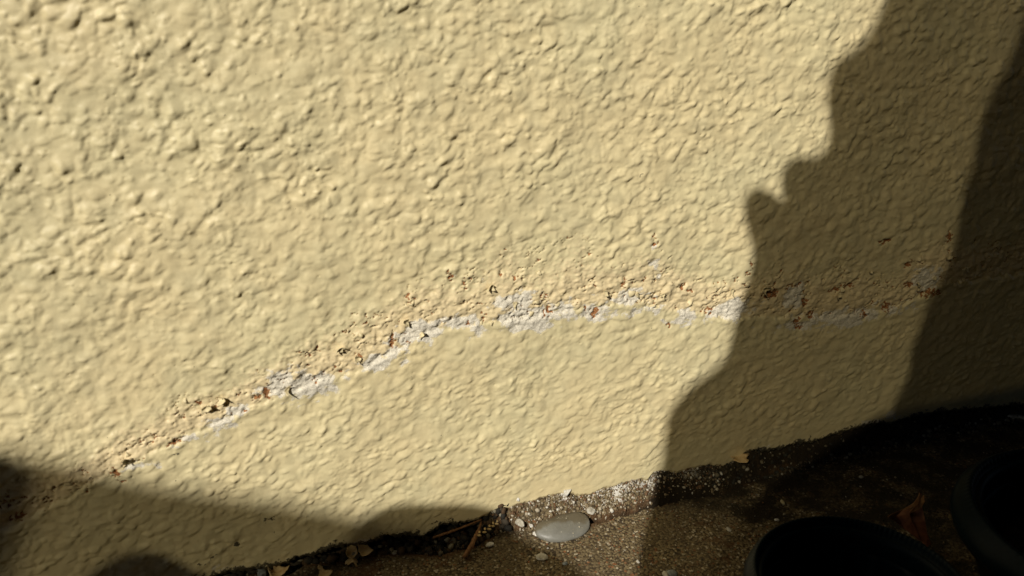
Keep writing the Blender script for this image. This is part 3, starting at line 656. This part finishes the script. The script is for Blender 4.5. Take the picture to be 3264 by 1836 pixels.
def build_grains():
    rng = np.random.default_rng(7)
    n = 15000
    x = rng.uniform(-0.06, 0.42, n); y = -rng.uniform(-0.003, 0.12, n) ** 1.0
    keep = fbm(x * 1000 / 14, y * 1000 / 12, 301, 3) + rng.uniform(-0.5, 0.5, n) > -0.15
    keep &= off_joint(x, y)
    x, y = x[keep], y[keep]
    z = ground_height(x[None], y[None])[0][0]
    size = 0.00020 + 0.00045 * rng.random(len(x)) ** 3
    pal = np.array([(0.28, 0.22, 0.125), (0.19, 0.14, 0.075), (0.11, 0.075, 0.038), (0.42, 0.36, 0.25), (0.22, 0.115, 0.05), (0.56, 0.52, 0.44), (0.06, 0.05, 0.03)])
    ti = pal[rng.choice(len(pal), len(x), p=[.30, .28, .18, .09, .06, .03, .06])] * rng.uniform(0.75, 1.2, (len(x), 1))
    ti = ti * (1 - 0.72 * sstep(0.15, 0.21, x + 0.9 * (y + 0.03)) * (rng.random(len(x)) < 0.9))[:, None]  # grain colour darkened on the right to deepen the shade there
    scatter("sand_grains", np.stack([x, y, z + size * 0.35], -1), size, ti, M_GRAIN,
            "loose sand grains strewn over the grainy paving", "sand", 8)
    # black crumbs of soil and rotted leaf packed into the gap left of the pebble
    n = 2600
    x = rng.uniform(-0.075, 0.085, n)
    c = np.array(CRACK)
    yc = np.interp(x, c[:, 0], c[:, 1])
    y = yc + (0.006 - yc) * rng.random(n)
    z = ground_height(x[None], y[None])[0][0]
    size = 0.0004 + 0.0021 * rng.random(n) ** 3.0
    pal = np.array([(0.014, 0.014, 0.012), (0.045, 0.036, 0.024), (0.085, 0.050, 0.024), (0.15, 0.13, 0.09), (0.32, 0.29, 0.21)])
    ti = pal[rng.choice(len(pal), n, p=[.45, .27, .15, .09, .04])]
    scatter("soil_crumbs", np.stack([x, y, z + size * 0.5 + 0.0012 * rng.random(n) * (size > 0.0008)], -1), size, ti, M_GRAIN,
            "black soil and leaf crumbs packed in the gap under the wall", "soil", 9)
    # pale crumbs fallen on the mortar beside the pebble and dark ones along the right-hand edge
    n = 2600
    x = rng.uniform(0.078, 0.20, n)
    yc = np.interp(x, c[:, 0], c[:, 1])
    y = yc + (0.004 - yc) * rng.random(n)
    ok = off_joint(x, y)
    x, y = x[ok], y[ok]; n = len(x)
    z = ground_height(x[None], y[None])[0][0]
    size = 0.00025 + 0.0008 * rng.random(n) ** 3
    pal = np.array([(0.70, 0.66, 0.56), (0.48, 0.42, 0.31), (0.25, 0.19, 0.11), (0.16, 0.09, 0.045)])
    ti = pal[rng.choice(len(pal), n, p=[.14, .24, .34, .28])]
    scatter("mortar_crumbs", np.stack([x, y, z + size * 0.4], -1), size, ti, M_GRAIN,
            "pale mortar crumbs along the wall edge beside the grey pebble", "mortar crumbs", 10)
    n = 1800
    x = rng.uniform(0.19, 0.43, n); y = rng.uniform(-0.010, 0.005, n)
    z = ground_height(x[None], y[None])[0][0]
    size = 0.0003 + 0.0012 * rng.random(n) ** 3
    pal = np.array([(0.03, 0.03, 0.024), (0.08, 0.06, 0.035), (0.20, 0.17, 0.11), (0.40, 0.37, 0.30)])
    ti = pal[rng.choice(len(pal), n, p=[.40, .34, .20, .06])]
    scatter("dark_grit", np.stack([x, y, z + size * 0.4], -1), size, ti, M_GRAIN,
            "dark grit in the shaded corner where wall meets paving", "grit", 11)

# ---------------------------------------------------------------- single small things
def stone_mesh(name, rx, ry, rz, seed, rough=0.22, facets=True, sub=2):
    v, f = ico(sub + 1)
    rng = np.random.default_rng(seed)
    if facets:      # chop with a few planes for broken faces
        for _ in range(7):
            nrm = rng.normal(size=3); nrm /= np.linalg.norm(nrm)
            lim = rng.uniform(0.55, 0.85)
            dd = v @ nrm
            v = v - np.clip(dd - lim, 0, None)[:, None] * nrm
    s = rng.uniform(0, 50)
    v = v * (1 + rough * 0.5 * fbm(v[:, 0] * 1.7 + s + v[:, 2], v[:, 1] * 1.7 - s + v[:, 2] * 0.6, seed, 3)[:, None])
    v = v * np.array([rx, ry, rz])
    return mesh_from(name, v, [tuple(map(int, t)) for t in f])

def stone(name, key, hz, mat, label, category, rot=0.0, rough=0.22, facets=True, sink=0.3, scale=1.0, ys=1.5, group=None):
    x, y, rx, ry = CHIPS[key]
    rz = hz if hz else (rx + ry) * 0.35
    me = stone_mesh(name, rx * scale, ry * ys * scale, rz, abs(hash_key(key)), rough, facets)
    o = link(name, me, mat, smooth=not facets)
    o.location = (x, y, gz(x, y) + rz * (1 - sink))
    o.rotation_euler = (0, 0, rot)
    tag(o, label, category, group)
    return o

def hash_key(k):
    return sum((i + 3) * ord(ch) for i, ch in enumerate(k)) % 9973

def build_pebble():
    pts = np.array(PEBBLE)
    c = pts.mean(0)
    # closed smooth body: rings of the traced outline shrunk towards the crown and the base
    ring = []
    for k in range(len(pts)):          # smooth the outline (Catmull-Rom)
        p0, p1, p2, p3 = (pts[(k + q) % len(pts)] for q in (-1, 0, 1, 2))
        for t in (0, 0.34, 0.67):
            ring.append(0.5 * (2 * p1 + (p2 - p0) * t + (2 * p0 - 5 * p1 + 4 * p2 - p3) * t * t + (3 * p1 - p0 - 3 * p2 + p3) * t ** 3))
    ring = np.array(ring)[::-1] - c
    verts = []; faces = []
    levels = np.linspace(-0.5 * np.pi, 0.5 * np.pi, 17)[1:-1]
    hz = 0.0023
    for L in levels:
        k = math.cos(L) ** 0.62
        for p in ring:
            verts.append((p[0] * k, p[1] * k + 0.0007 * math.sin(L), hz * math.sin(L) * (1 - 0.03 * p[0] * 1000)))
    n = len(ring)
    for i in range(len(levels) - 1):
        for j in range(n):
            faces.append((i * n + j, i * n + (j + 1) % n, (i + 1) * n + (j + 1) % n, (i + 1) * n + j))
    faces.append(tuple(range(n - 1, -1, -1)))
    faces.append(tuple((len(levels) - 1) * n + j for j in range(n)))
    V = np.array(verts)
    V[:, 2] += 0.00035 * fbm(V[:, 0] * 1000 / 6, V[:, 1] * 1000 / 4, 401, 2)
    me = mesh_from("pebble", V, faces)
    o = link("pebble", me, M_PEBBLE)
    o.location = (c[0], c[1], -0.0040 + 0.0020)
    o.rotation_euler = (math.radians(14), 0, 0)
    # a dusting of pale sand stuck to its upper side
    rng = np.random.default_rng(5)
    top = V[V[:, 2] > 0.0006]
    pick = top[rng.choice(len(top), 46)] + rng.normal(size=(46, 3)) * np.array([0.0006, 0.0006, 0.0])
    sz = 0.00010 + 0.00028 * rng.random(46) ** 3
    dust = scatter("dust_grains", pick + np.array([0, 0, 0.00012]), sz, np.tile((0.55, 0.49, 0.36), (46, 1)), M_GRAIN, None, None, 6)
    dust.parent = o
    tag(o, "smooth grey oblong pebble lying against the mortar at the foot of the wall", "pebble")

def flake_mesh(name, outline, thick, curl, seed, jag=0.00022):
    pts = np.array(outline, dtype=float)
    # densify and fray the outline
    out = []
    rng = np.random.default_rng(seed)
    for a, b2 in zip(pts, np.roll(pts, -1, 0)):
        k = max(2, int(np.linalg.norm(b2 - a) / 0.0006))
        for i in range(k):
            p = a + (b2 - a) * i / k
            out.append(p + rng.normal(size=2) * jag * (i > 0))
    out = np.array(out)
    c = out.mean(0)
    rings = [1.0, 0.8, 0.55, 0.3]
    verts = []
    for side in (1, -1):
        for k in rings:
            for p in out:
                q = c + (p - c) * k
                rx, ry = (q - c) * 1000
                z = curl * (0.035 * rx * rx - 0.02 * rx * ry + 0.02 * ry * ry) / 1000 + 0.00025 * float(fbm(np.array([rx / 2.1]), np.array([ry / 2.1]), seed, 2)[0])
                verts.append((q[0], q[1], z + side * thick / 2))
        verts.append((c[0], c[1], side * thick / 2))
    n = len(out); per = n * len(rings) + 1
    faces = []
    for sidx, flip in ((0, False), (1, True)):
        o0 = sidx * per
        for i in range(len(rings) - 1):
            for j in range(n):
                q = (o0 + i * n + j, o0 + i * n + (j + 1) % n, o0 + (i + 1) * n + (j + 1) % n, o0 + (i + 1) * n + j)
                faces.append(q[::-1] if flip else q)
        for j in range(n):
            t = (o0 + (len(rings) - 1) * n + j, o0 + (len(rings) - 1) * n + (j + 1) % n, o0 + per - 1)
            faces.append(t[::-1] if flip else t)
    for j in range(n):
        faces.append((j, per + j, per + (j + 1) % n, (j + 1) % n))
    V = np.array(verts); V[:, 0] -= c[0]; V[:, 1] -= c[1]
    return mesh_from(name, V, faces), c

def build_flakes():
    spec = [
        ("f1a", 1, 6, "tan paint flake leaning left in the pair under the shaded wall edge", 0.0045, (0.35, -0.25)),
        ("f1b", 1, 5, "tan paint flake leaning right in the pair under the shaded wall edge", 0.0042, (0.35, 0.25)),
        ("f2", -1, 4, "small ragged tan paint flake in front of the leaning pair", 0.0022, (0.1, 0.1)),
        ("f3", 1, 3, "star-shaped tan paint flake lying flat on the dark paving", 0.0008, (0.05, -0.05)),
        ("f3b", 1, 3, "tiny tan paint chip beside the star-shaped flake", 0.0008, (0.0, 0.1)),
        ("f4", 1, 6, "curled tan paint flake at the bottom edge of the picture", 0.0030, (0.30, 0.15)),
        ("f5", 1, 2, "large tan paint flake peeling from the wall edge into the shade", 0.0040, (0.30, 0.10)),
        ("f6", 1, 2, "small brownish paint chip at the shaded wall edge", 0.0030, (0.2, 0.0)),
        ("f7", 1, 2, "tiny orange paint chip above the large peeling flake", 0.0045, (0.2, 0.0)),
    ]
    for i, (k, sgn, curl, label, lift, rot) in enumerate(spec):
        me, c = flake_mesh("paint_flake", FLAKES[k], 0.00035, sgn * curl, 600 + i)
        o = link("paint_flake", me, M_FLAKE)
        o.location = (c[0], c[1], max(gz(c[0], c[1]), -0.006) + lift)
        o.rotation_euler = (rot[0], rot[1], 0)
        tag(o, label, "paint flake", "paint flakes fallen from the wall")

def tube(name, pts, radii, sides=8, seed=0):
    pts = np.array(pts, dtype=float)
    t = np.linspace(0, 1, len(pts)); tt = np.linspace(0, 1, len(pts) * 6)
    P = np.stack([np.interp(tt, t, pts[:, i]) for i in range(3)], -1)
    R = np.interp(tt, np.linspace(0, 1, len(radii)), radii)
    rng = np.random.default_rng(seed)
    verts = []; faces = []
    for i in range(len(P)):
        d = P[min(i + 1, len(P) - 1)] - P[max(i - 1, 0)]; d = d / (np.linalg.norm(d) + 1e-9)
        u = np.cross(d, (0, 0, 1)); u /= np.linalg.norm(u) + 1e-9
        w = np.cross(u, d)
        for j in range(sides):
            a = 2 * np.pi * j / sides
            rr = R[i] * (1 + rng.uniform(-0.18, 0.18))
            verts.append(P[i] + rr * (math.cos(a) * u + math.sin(a) * w))
    for i in range(len(P) - 1):
        for j in range(sides):
            faces.append((i * sides + j, i * sides + (j + 1) % sides, (i + 1) * sides + (j + 1) % sides, (i + 1) * sides + j))
    faces.append(tuple(range(sides - 1, -1, -1)))
    faces.append(tuple((len(P) - 1) * sides + j for j in range(sides)))
    return mesh_from(name, verts, faces)

def build_debris():
    # dried flower stalk with straw-coloured bracts
    base = STALK[0]
    root = empty("dried_stalk", (base[0], base[1], gz(*base)))
    tag(root, "dried brown plant stalk with straw-coloured bracts left of the grey pebble", "dried stalk")
    zs = [-0.0025, -0.0005, 0.0008, 0.0016, 0.0022]
    link("stem", tube("stem", [(x, y, z) for (x, y), z in zip(STALK, zs)], [0.0009, 0.0012, 0.0010, 0.0007, 0.0005], 8, 1), M_STALK, root)
    for i, (x, y) in enumerate(STALK2):
        for s in (-1, 1):
            me = stone_mesh("bract", 0.0011, 0.0006, 0.0005, 700 + i * 2 + s, 0.3, False, 1)
            o = link("bract", me, M_STRAW, root)
            o.location = (x + 0.0003 * s, y + 0.0006 * s, 0.0018 + 0.0004 * s)
            o.rotation_euler = (0.3 * s, 0.2, 0.6 + 0.7 * s)
    tw = link("dry_twig", tube("dry_twig", [(x, y - 0.004, 0.0012 + 0.0008 * i) for i, (x, y) in enumerate(TWIG)], [0.0005, 0.0006, 0.0005, 0.0003], 7, 2), M_STALK)
    tag(tw, "thin dry twig lying along the dark wall edge", "twig")
    stone("mortar_lump", "mlump", 0.0030, M_WHITE, "crumbly white mortar lump at the wall edge left of the pebble", "mortar lump", 0.2, 0.5, True, 0.35)
    stone("stone_chip", "stoneB", 0.0018, M_STONE, "pale rounded stone chip just below the white mortar lump", "stone", 0.3, 0.2)
    stone("stone_chip", "stoneC", 0.0022, M_WHITE, "cream-white angular stone resting above the grey pebble", "stone", -0.2, 0.2)
    stone("stone_chip", "stoneD", 0.0015, M_YELLOW, "yellowish stone set in the mortar left of the red-brown fragment", "stone", 0.5, 0.2)
    stone("stone_chip", "tan", 0.0016, M_STONE, "tan stone chip at the right end of the grey pebble", "stone", 0.9, 0.3)
    stone("stone_chip", "tri", 0.0012, M_STONE, "triangular grey-white stone chip on the paving below the pebble", "stone", 0.6, 0.15)
    stone("stone_chip", "w1", 0.0009, M_WHITE, "tiny bright white chip above the pebble's left tip", "stone", 0.1)
    stone("stone_chip", "w2", 0.0009, M_WHITE, "crumbly white chip touching the pebble's left tip", "stone", 0.4, 0.5)
    stone("seed_husk", "seed", 0.0008, M_WHITE, "small white seed husk beside the dried stalk", "seed husk", 0.25, 0.1, False, 0.1, 1.0, 1.3)
    stone("rust_fragment", "rr", 0.0024, M_REDBR, "red-brown rusty fragment crumbling at the wall edge", "rust fragment", 0.4, 0.6)
    stone("rock_chip", "gr", 0.0026, M_GREYROCK, "blue-grey rock chunk in the dark gap near the bottom edge", "rock", 0.3, 0.3)
    stone("dark_berry", "berry", 0.0013, M_REDBR, "small dark red berry beside the blue-grey rock chunk", "berry", 0, 0.08, False)
    far = [("c1", M_STONE, "flat pale chip farthest along the shaded paving by the wall"),
           ("c2", M_STONE, "grey star-shaped chip alone in the dark paving above the leaf"),
           ("c3", M_YELLOW, "upright yellow chip on the shaded paving"),
           ("c4", M_WHITE, "round white chip just above the nearer pot"),
           ("c5", M_STONE, "oval pale chip left of the nearer pot"),
           ("c6", M_STONE, "left of three small round stones clustered at the bottom edge"),
           ("c7", M_GREYROCK, "largest of three small round stones clustered at the bottom edge"),
           ("c8", M_STONE, "lowest of three small round stones clustered at the bottom edge"),
           ("c9", M_WHITE, "white chip below the large peeling paint flake"),
           ("c10", M_WHITE, "white chip wedged in the shaded wall edge"),
           ("c12", M_WHITE, "tiny white chip right of the leaning paint flakes"),
           ("c13", M_STONE, "pale chip at the shadow line by the wall edge"),
           ("c14", M_STONE, "small pale chip at the bottom edge left of the sunlit strip"),
           ("c15", M_STONE, "dull pale chip in the black gap right of the paint flakes"),
           ("c17", M_WHITE, "white speck of stone at the right rim of the sunlit strip"),
           ("c18", M_GREYROCK, "dull grey chip right of the triangular stone chip")]
    for k, m, lab in far:
        stone("stone_chip", k, None, m, lab, "stone", hash_key(k) % 6, 0.2, k not in ("c6", "c7", "c8", "c4"))
    stone("bark_sliver", "c11", 0.0012, M_STONE, "pale sliver of bark in the dark corner at the right edge", "bark sliver", -0.5, 0.2, True, 0.1)

# ---------------------------------------------------------------- plant pots and leaf
def lathe(name, prof, seg=120, mod=None):
    verts = []; faces = []
    for i, (r, z) in enumerate(prof):
        for j in range(seg):
            a = 2 * np.pi * j / seg
            rr = r + (mod(i, j) if mod else 0)
            verts.append((rr * math.cos(a), rr * math.sin(a), z))
    for i in range(len(prof) - 1):
        for j in range(seg):
            faces.append((i * seg + j, i * seg + (j + 1) % seg, (i + 1) * seg + (j + 1) % seg, (i + 1) * seg + j))
    return mesh_from(name, verts, faces)

def build_pot(loc, R, Hh, label, yaw):
    root = empty("plant_pot", loc)
    tag(root, label, "plant pot", "dark teal plant pots beside the wall")
    rng = random.Random(3)
    # outer and inner wall, ribs on the inside
    prof = [(R * 0.68, 0.0), (R * 0.72, 0.001), (R * 0.90, Hh * 0.72), (R * 0.91, Hh - 0.012)]
    link("pot_body", lathe("pot_body", prof + [(R * 0.80, Hh - 0.011), (R * 0.79, Hh - 0.0125), (R * 0.66, 0.006), (0.001, 0.006)], 160,
         lambda i, j: (-0.0006 if (i in (5, 6) and (j % 10) in (0, 1, 2)) else 0.0)), M_POT, root)
    lip = [(R * 0.91, Hh - 0.013), (R * 0.985, Hh - 0.012), (R, Hh - 0.0095), (R * 0.99, Hh - 0.0055), (R * 0.955, Hh - 0.0024), (R * 0.925, Hh - 0.0010)]
    knurl = [(R * 0.915, Hh - 0.0004), (R * 0.900, Hh + 0.0002), (R * 0.885, Hh - 0.0002), (R * 0.875, Hh - 0.0014)]
    link("rim", lathe("rim", lip + knurl + [(R * 0.868, Hh - 0.0030), (R * 0.858, Hh - 0.0036), (R * 0.845, Hh - 0.0030), (R * 0.828, Hh - 0.0034), (R * 0.812, Hh - 0.0056), (R * 0.800, Hh - 0.0118)], 480,
         lambda i, j: (0.00030 if (6 <= i <= 9 and j % 4 < 2) else 0.0)), M_POT, root)
    soil = []
    for r in np.linspace(0.001, R * 0.79, 14):
        soil.append((r, Hh * 0.42 + 0.0015 * rng.uniform(-1, 1)))
    link("soil", lathe("soil", soil[::-1], 48), M_SOIL, root)
    root.rotation_euler = (0, 0, yaw)
    for ch in root.children:
        ch.matrix_parent_inverse = Matrix.Identity(4)
    return root

def build_leaf():
    base = (0.2475, -0.0850, gz(0.2475, -0.0850))
    root = empty("dry_leaf", base)
    tag(root, "curled dry red-brown leaf standing between the two dark pots", "leaf")
    view = Vector((-0.233, -0.765, 0.6)).normalized()
    names = {"edge_l": ("curled_edge", M_LEAFEDGE), "edge_r": ("curled_edge", M_LEAFEDGE), "dark": ("blade", M_LEAF), "brown": ("blade", M_LEAF)}
    for k, pts in LEAF_POLYS.items():
        P = [Vector(p) for p in pts]
        cen = sum(P, Vector()) / len(P)
        ex = Vector((0.956, -0.29, 0)).normalized(); ey = view.cross(ex).normalized()
        flat = [((p - cen).dot(ex), (p - cen).dot(ey)) for p in P]
        def place(q, s):
            bow = 0.0012 * math.sin(q[0] * 420) + 0.0008 * math.cos(q[1] * 500)
            return tuple(cen + ex * q[0] + ey * q[1] + view * (bow + s * 0.00025))
        link(names[k][0], slab_mesh(names[k][0], flat, place), names[k][1], root, smooth=False)

def slab_mesh(name, outline, place):
    """triangulated closed slab: outline in 2-D, place(point, side) gives the 3-D position of either face"""
    from mathutils.geometry import delaunay_2d_cdt
    pts = [Vector((float(p[0]), float(p[1]))) for p in outline]
    n = len(pts)
    vs, _e, fs, *_ = delaunay_2d_cdt(pts, [(i, (i + 1) % n) for i in range(n)], [list(range(n))], 1, 1e-7)
    m = len(vs)
    verts = [place(v, -1) for v in vs] + [place(v, 1) for v in vs]
    faces = [tuple(f) for f in fs] + [tuple(q + m for q in f[::-1]) for f in fs]
    count = {}
    for f in fs:
        for a, b2 in zip(f, list(f[1:]) + [f[0]]):
            count[(a, b2)] = 1
    for (a, b2) in count:
        if (b2, a) not in count:
            faces.append((b2, a, a + m, b2 + m))
    me = mesh_from(name, verts, faces)
    bm = bmesh.new(); bm.from_mesh(me); bmesh.ops.recalc_face_normals(bm, faces=bm.faces); bm.to_mesh(me); bm.free()
    return me

# ---------------------------------------------------------------- what throws the shadows: unseen sheets and boards added behind the viewpoint
def hanging(name, outline, Y, thick, mat, label, category):
    """a sheet of real thickness standing in the plane y = Y, its outline given in (x, z)"""
    out = [np.array(p, dtype=float) for p in outline]
    for _ in range(2):       # round the corners off
        nxt = []
        for p, q in zip(out, out[1:] + out[:1]):
            far_apart = np.linalg.norm(q - p) > 0.08
            nxt += [p, q] if far_apart else [p * 0.75 + q * 0.25, p * 0.25 + q * 0.75]
        out = nxt
    clean = [out[0]]
    for p in out[1:]:
        if np.linalg.norm(p - clean[-1]) > 1e-5: clean.append(p)
    me = slab_mesh(name, clean, lambda p, s: (p[0], Y + s * thick / 2, p[1]))
    o = link(name, me, mat, smooth=False)
    tag(o, label, category)
    return o

def build_screens():
    G0 = -0.006
    a = SHEET_A + [(SHEET_A[-1][0] + 0.03, G0), (1.6, G0), (1.6, 1.5), (0.20, 1.5), (SHEET_A[0][0] + 0.06, SHEET_A[0][1] + 0.17)]  # unseen stand-in for the hand and phone that cast this shade
    hanging("shadow_sheet", a, -0.50, 0.0008, M_SHEET, "added see-through sheet whose hand-shaped shadow crosses the right of the wall", "shadow sheet")
    b = PANEL_B + [(PANEL_B[-1][0] + 0.01, G0), (1.7, G0), (1.7, 1.7), (0.12, 1.7), (PANEL_B[0][0] + 0.05, PANEL_B[0][1] + 0.23)]  # second unseen sheet, added to deepen the shade farther right
    hanging("shadow_sheet", b, -0.54, 0.0008, M_SHEETDARK, "denser second sheet added for the deep shade at the right edge", "shadow sheet")
    low = [(x - 0.0177, z + 0.0170) for x, z in PANEL_B[-5:]]  # board added out of view to keep sun off the right-hand ground
    hanging("shade_board", low + [(low[-1][0] + 0.01, G0), (1.7, G0), (1.7, low[0][1]), (0.05, low[0][1])], -0.56, 0.012, M_BLOCKER,
            "added low dark board keeping the paving and pots in the right corner black", "shade board")
    x0, z0 = SHEET_D[0]
    dd = [(x0 - 0.30, G0), (x0 - 0.30, z0 - 0.14), (x0 - 0.06, z0 - 0.048), (x0 - 0.01, z0 - 0.0125)] + SHEET_D + [(SHEET_D[-1][0] + 0.02, G0)]  # added sheet, shaped for the crisp shadow by the pebble
    hanging("shadow_sheet", dd, -0.50, 0.0008, M_SHEET, "low added sheet whose crisp shadow lies left of the grey pebble", "shadow sheet")
    c = [(-2.2, G0), (-2.2, 1.30)] + SHEET_C + [(-0.98, 1.05), (-0.98, G0)]  # added sheet set farther back for a softer shadow
    hanging("shadow_sheet", c, -1.3, 0.0008, M_SHEET, "distant added sheet whose soft shadow fills the lower left corner", "shadow sheet")
    e = [(DARK_E[0][0] - 0.004, G0)] + [(x, z - 0.004) for x, z in DARK_E[:-1]] + [(DARK_E[-1][0] + 0.012, G0)]  # post added only for its dark shadow at the bottom left
    hanging("shade_post", e, -0.52, 0.02, M_BLOCKER, "blunt dark post added, whose shadow dips into the bottom edge", "shade post")
    f = [(-1.5, G0), (-1.5, 0.905)] + DARK_F + [(DARK_F[-1][0] - 0.03, G0)]  # unseen board added to darken the left edge
    hanging("shade_board", f, -0.90, 0.012, M_BLOCKER, "added dark board whose soft shadow darkens the left edge of the wall", "shade board")
    for name, lo, hi, lab, cat in (  # two unseen slabs added to dim the sky light
            ("overhead_blocker", (-4, -1.95, 2.12), (4, 0.0, 2.24), "flat slab added over the wall to block sky light", "sky blocker"),
            ("facing_blocker", (-8, -3.2, -0.05), (8, -3.0, 2.45), "dark slab added facing the stucco wall to block sky light", "wall")):
        me = slab_mesh(name, [(lo[0], lo[2]), (hi[0], lo[2]), (hi[0], hi[2]), (lo[0], hi[2])], lambda p, s: (p[0], lo[1] if s < 0 else hi[1], p[1]))
        tag(link(name, me, M_BLOCKER, smooth=False), lab, cat)

build_wall()
build_ground()
build_grains()
build_pebble()
build_flakes()
build_debris()
build_pot((POT1[0], POT1[1], -0.0035), POT1[2], POT1[3], "dark teal plastic pot at the bottom edge, nearer of the pair", 0.2)
build_pot((POT2[0], POT2[1], -0.0035), POT2[2], POT2[3], "dark teal plastic pot cut by the right edge, beyond the leaf", 1.1)
build_leaf()
build_screens()
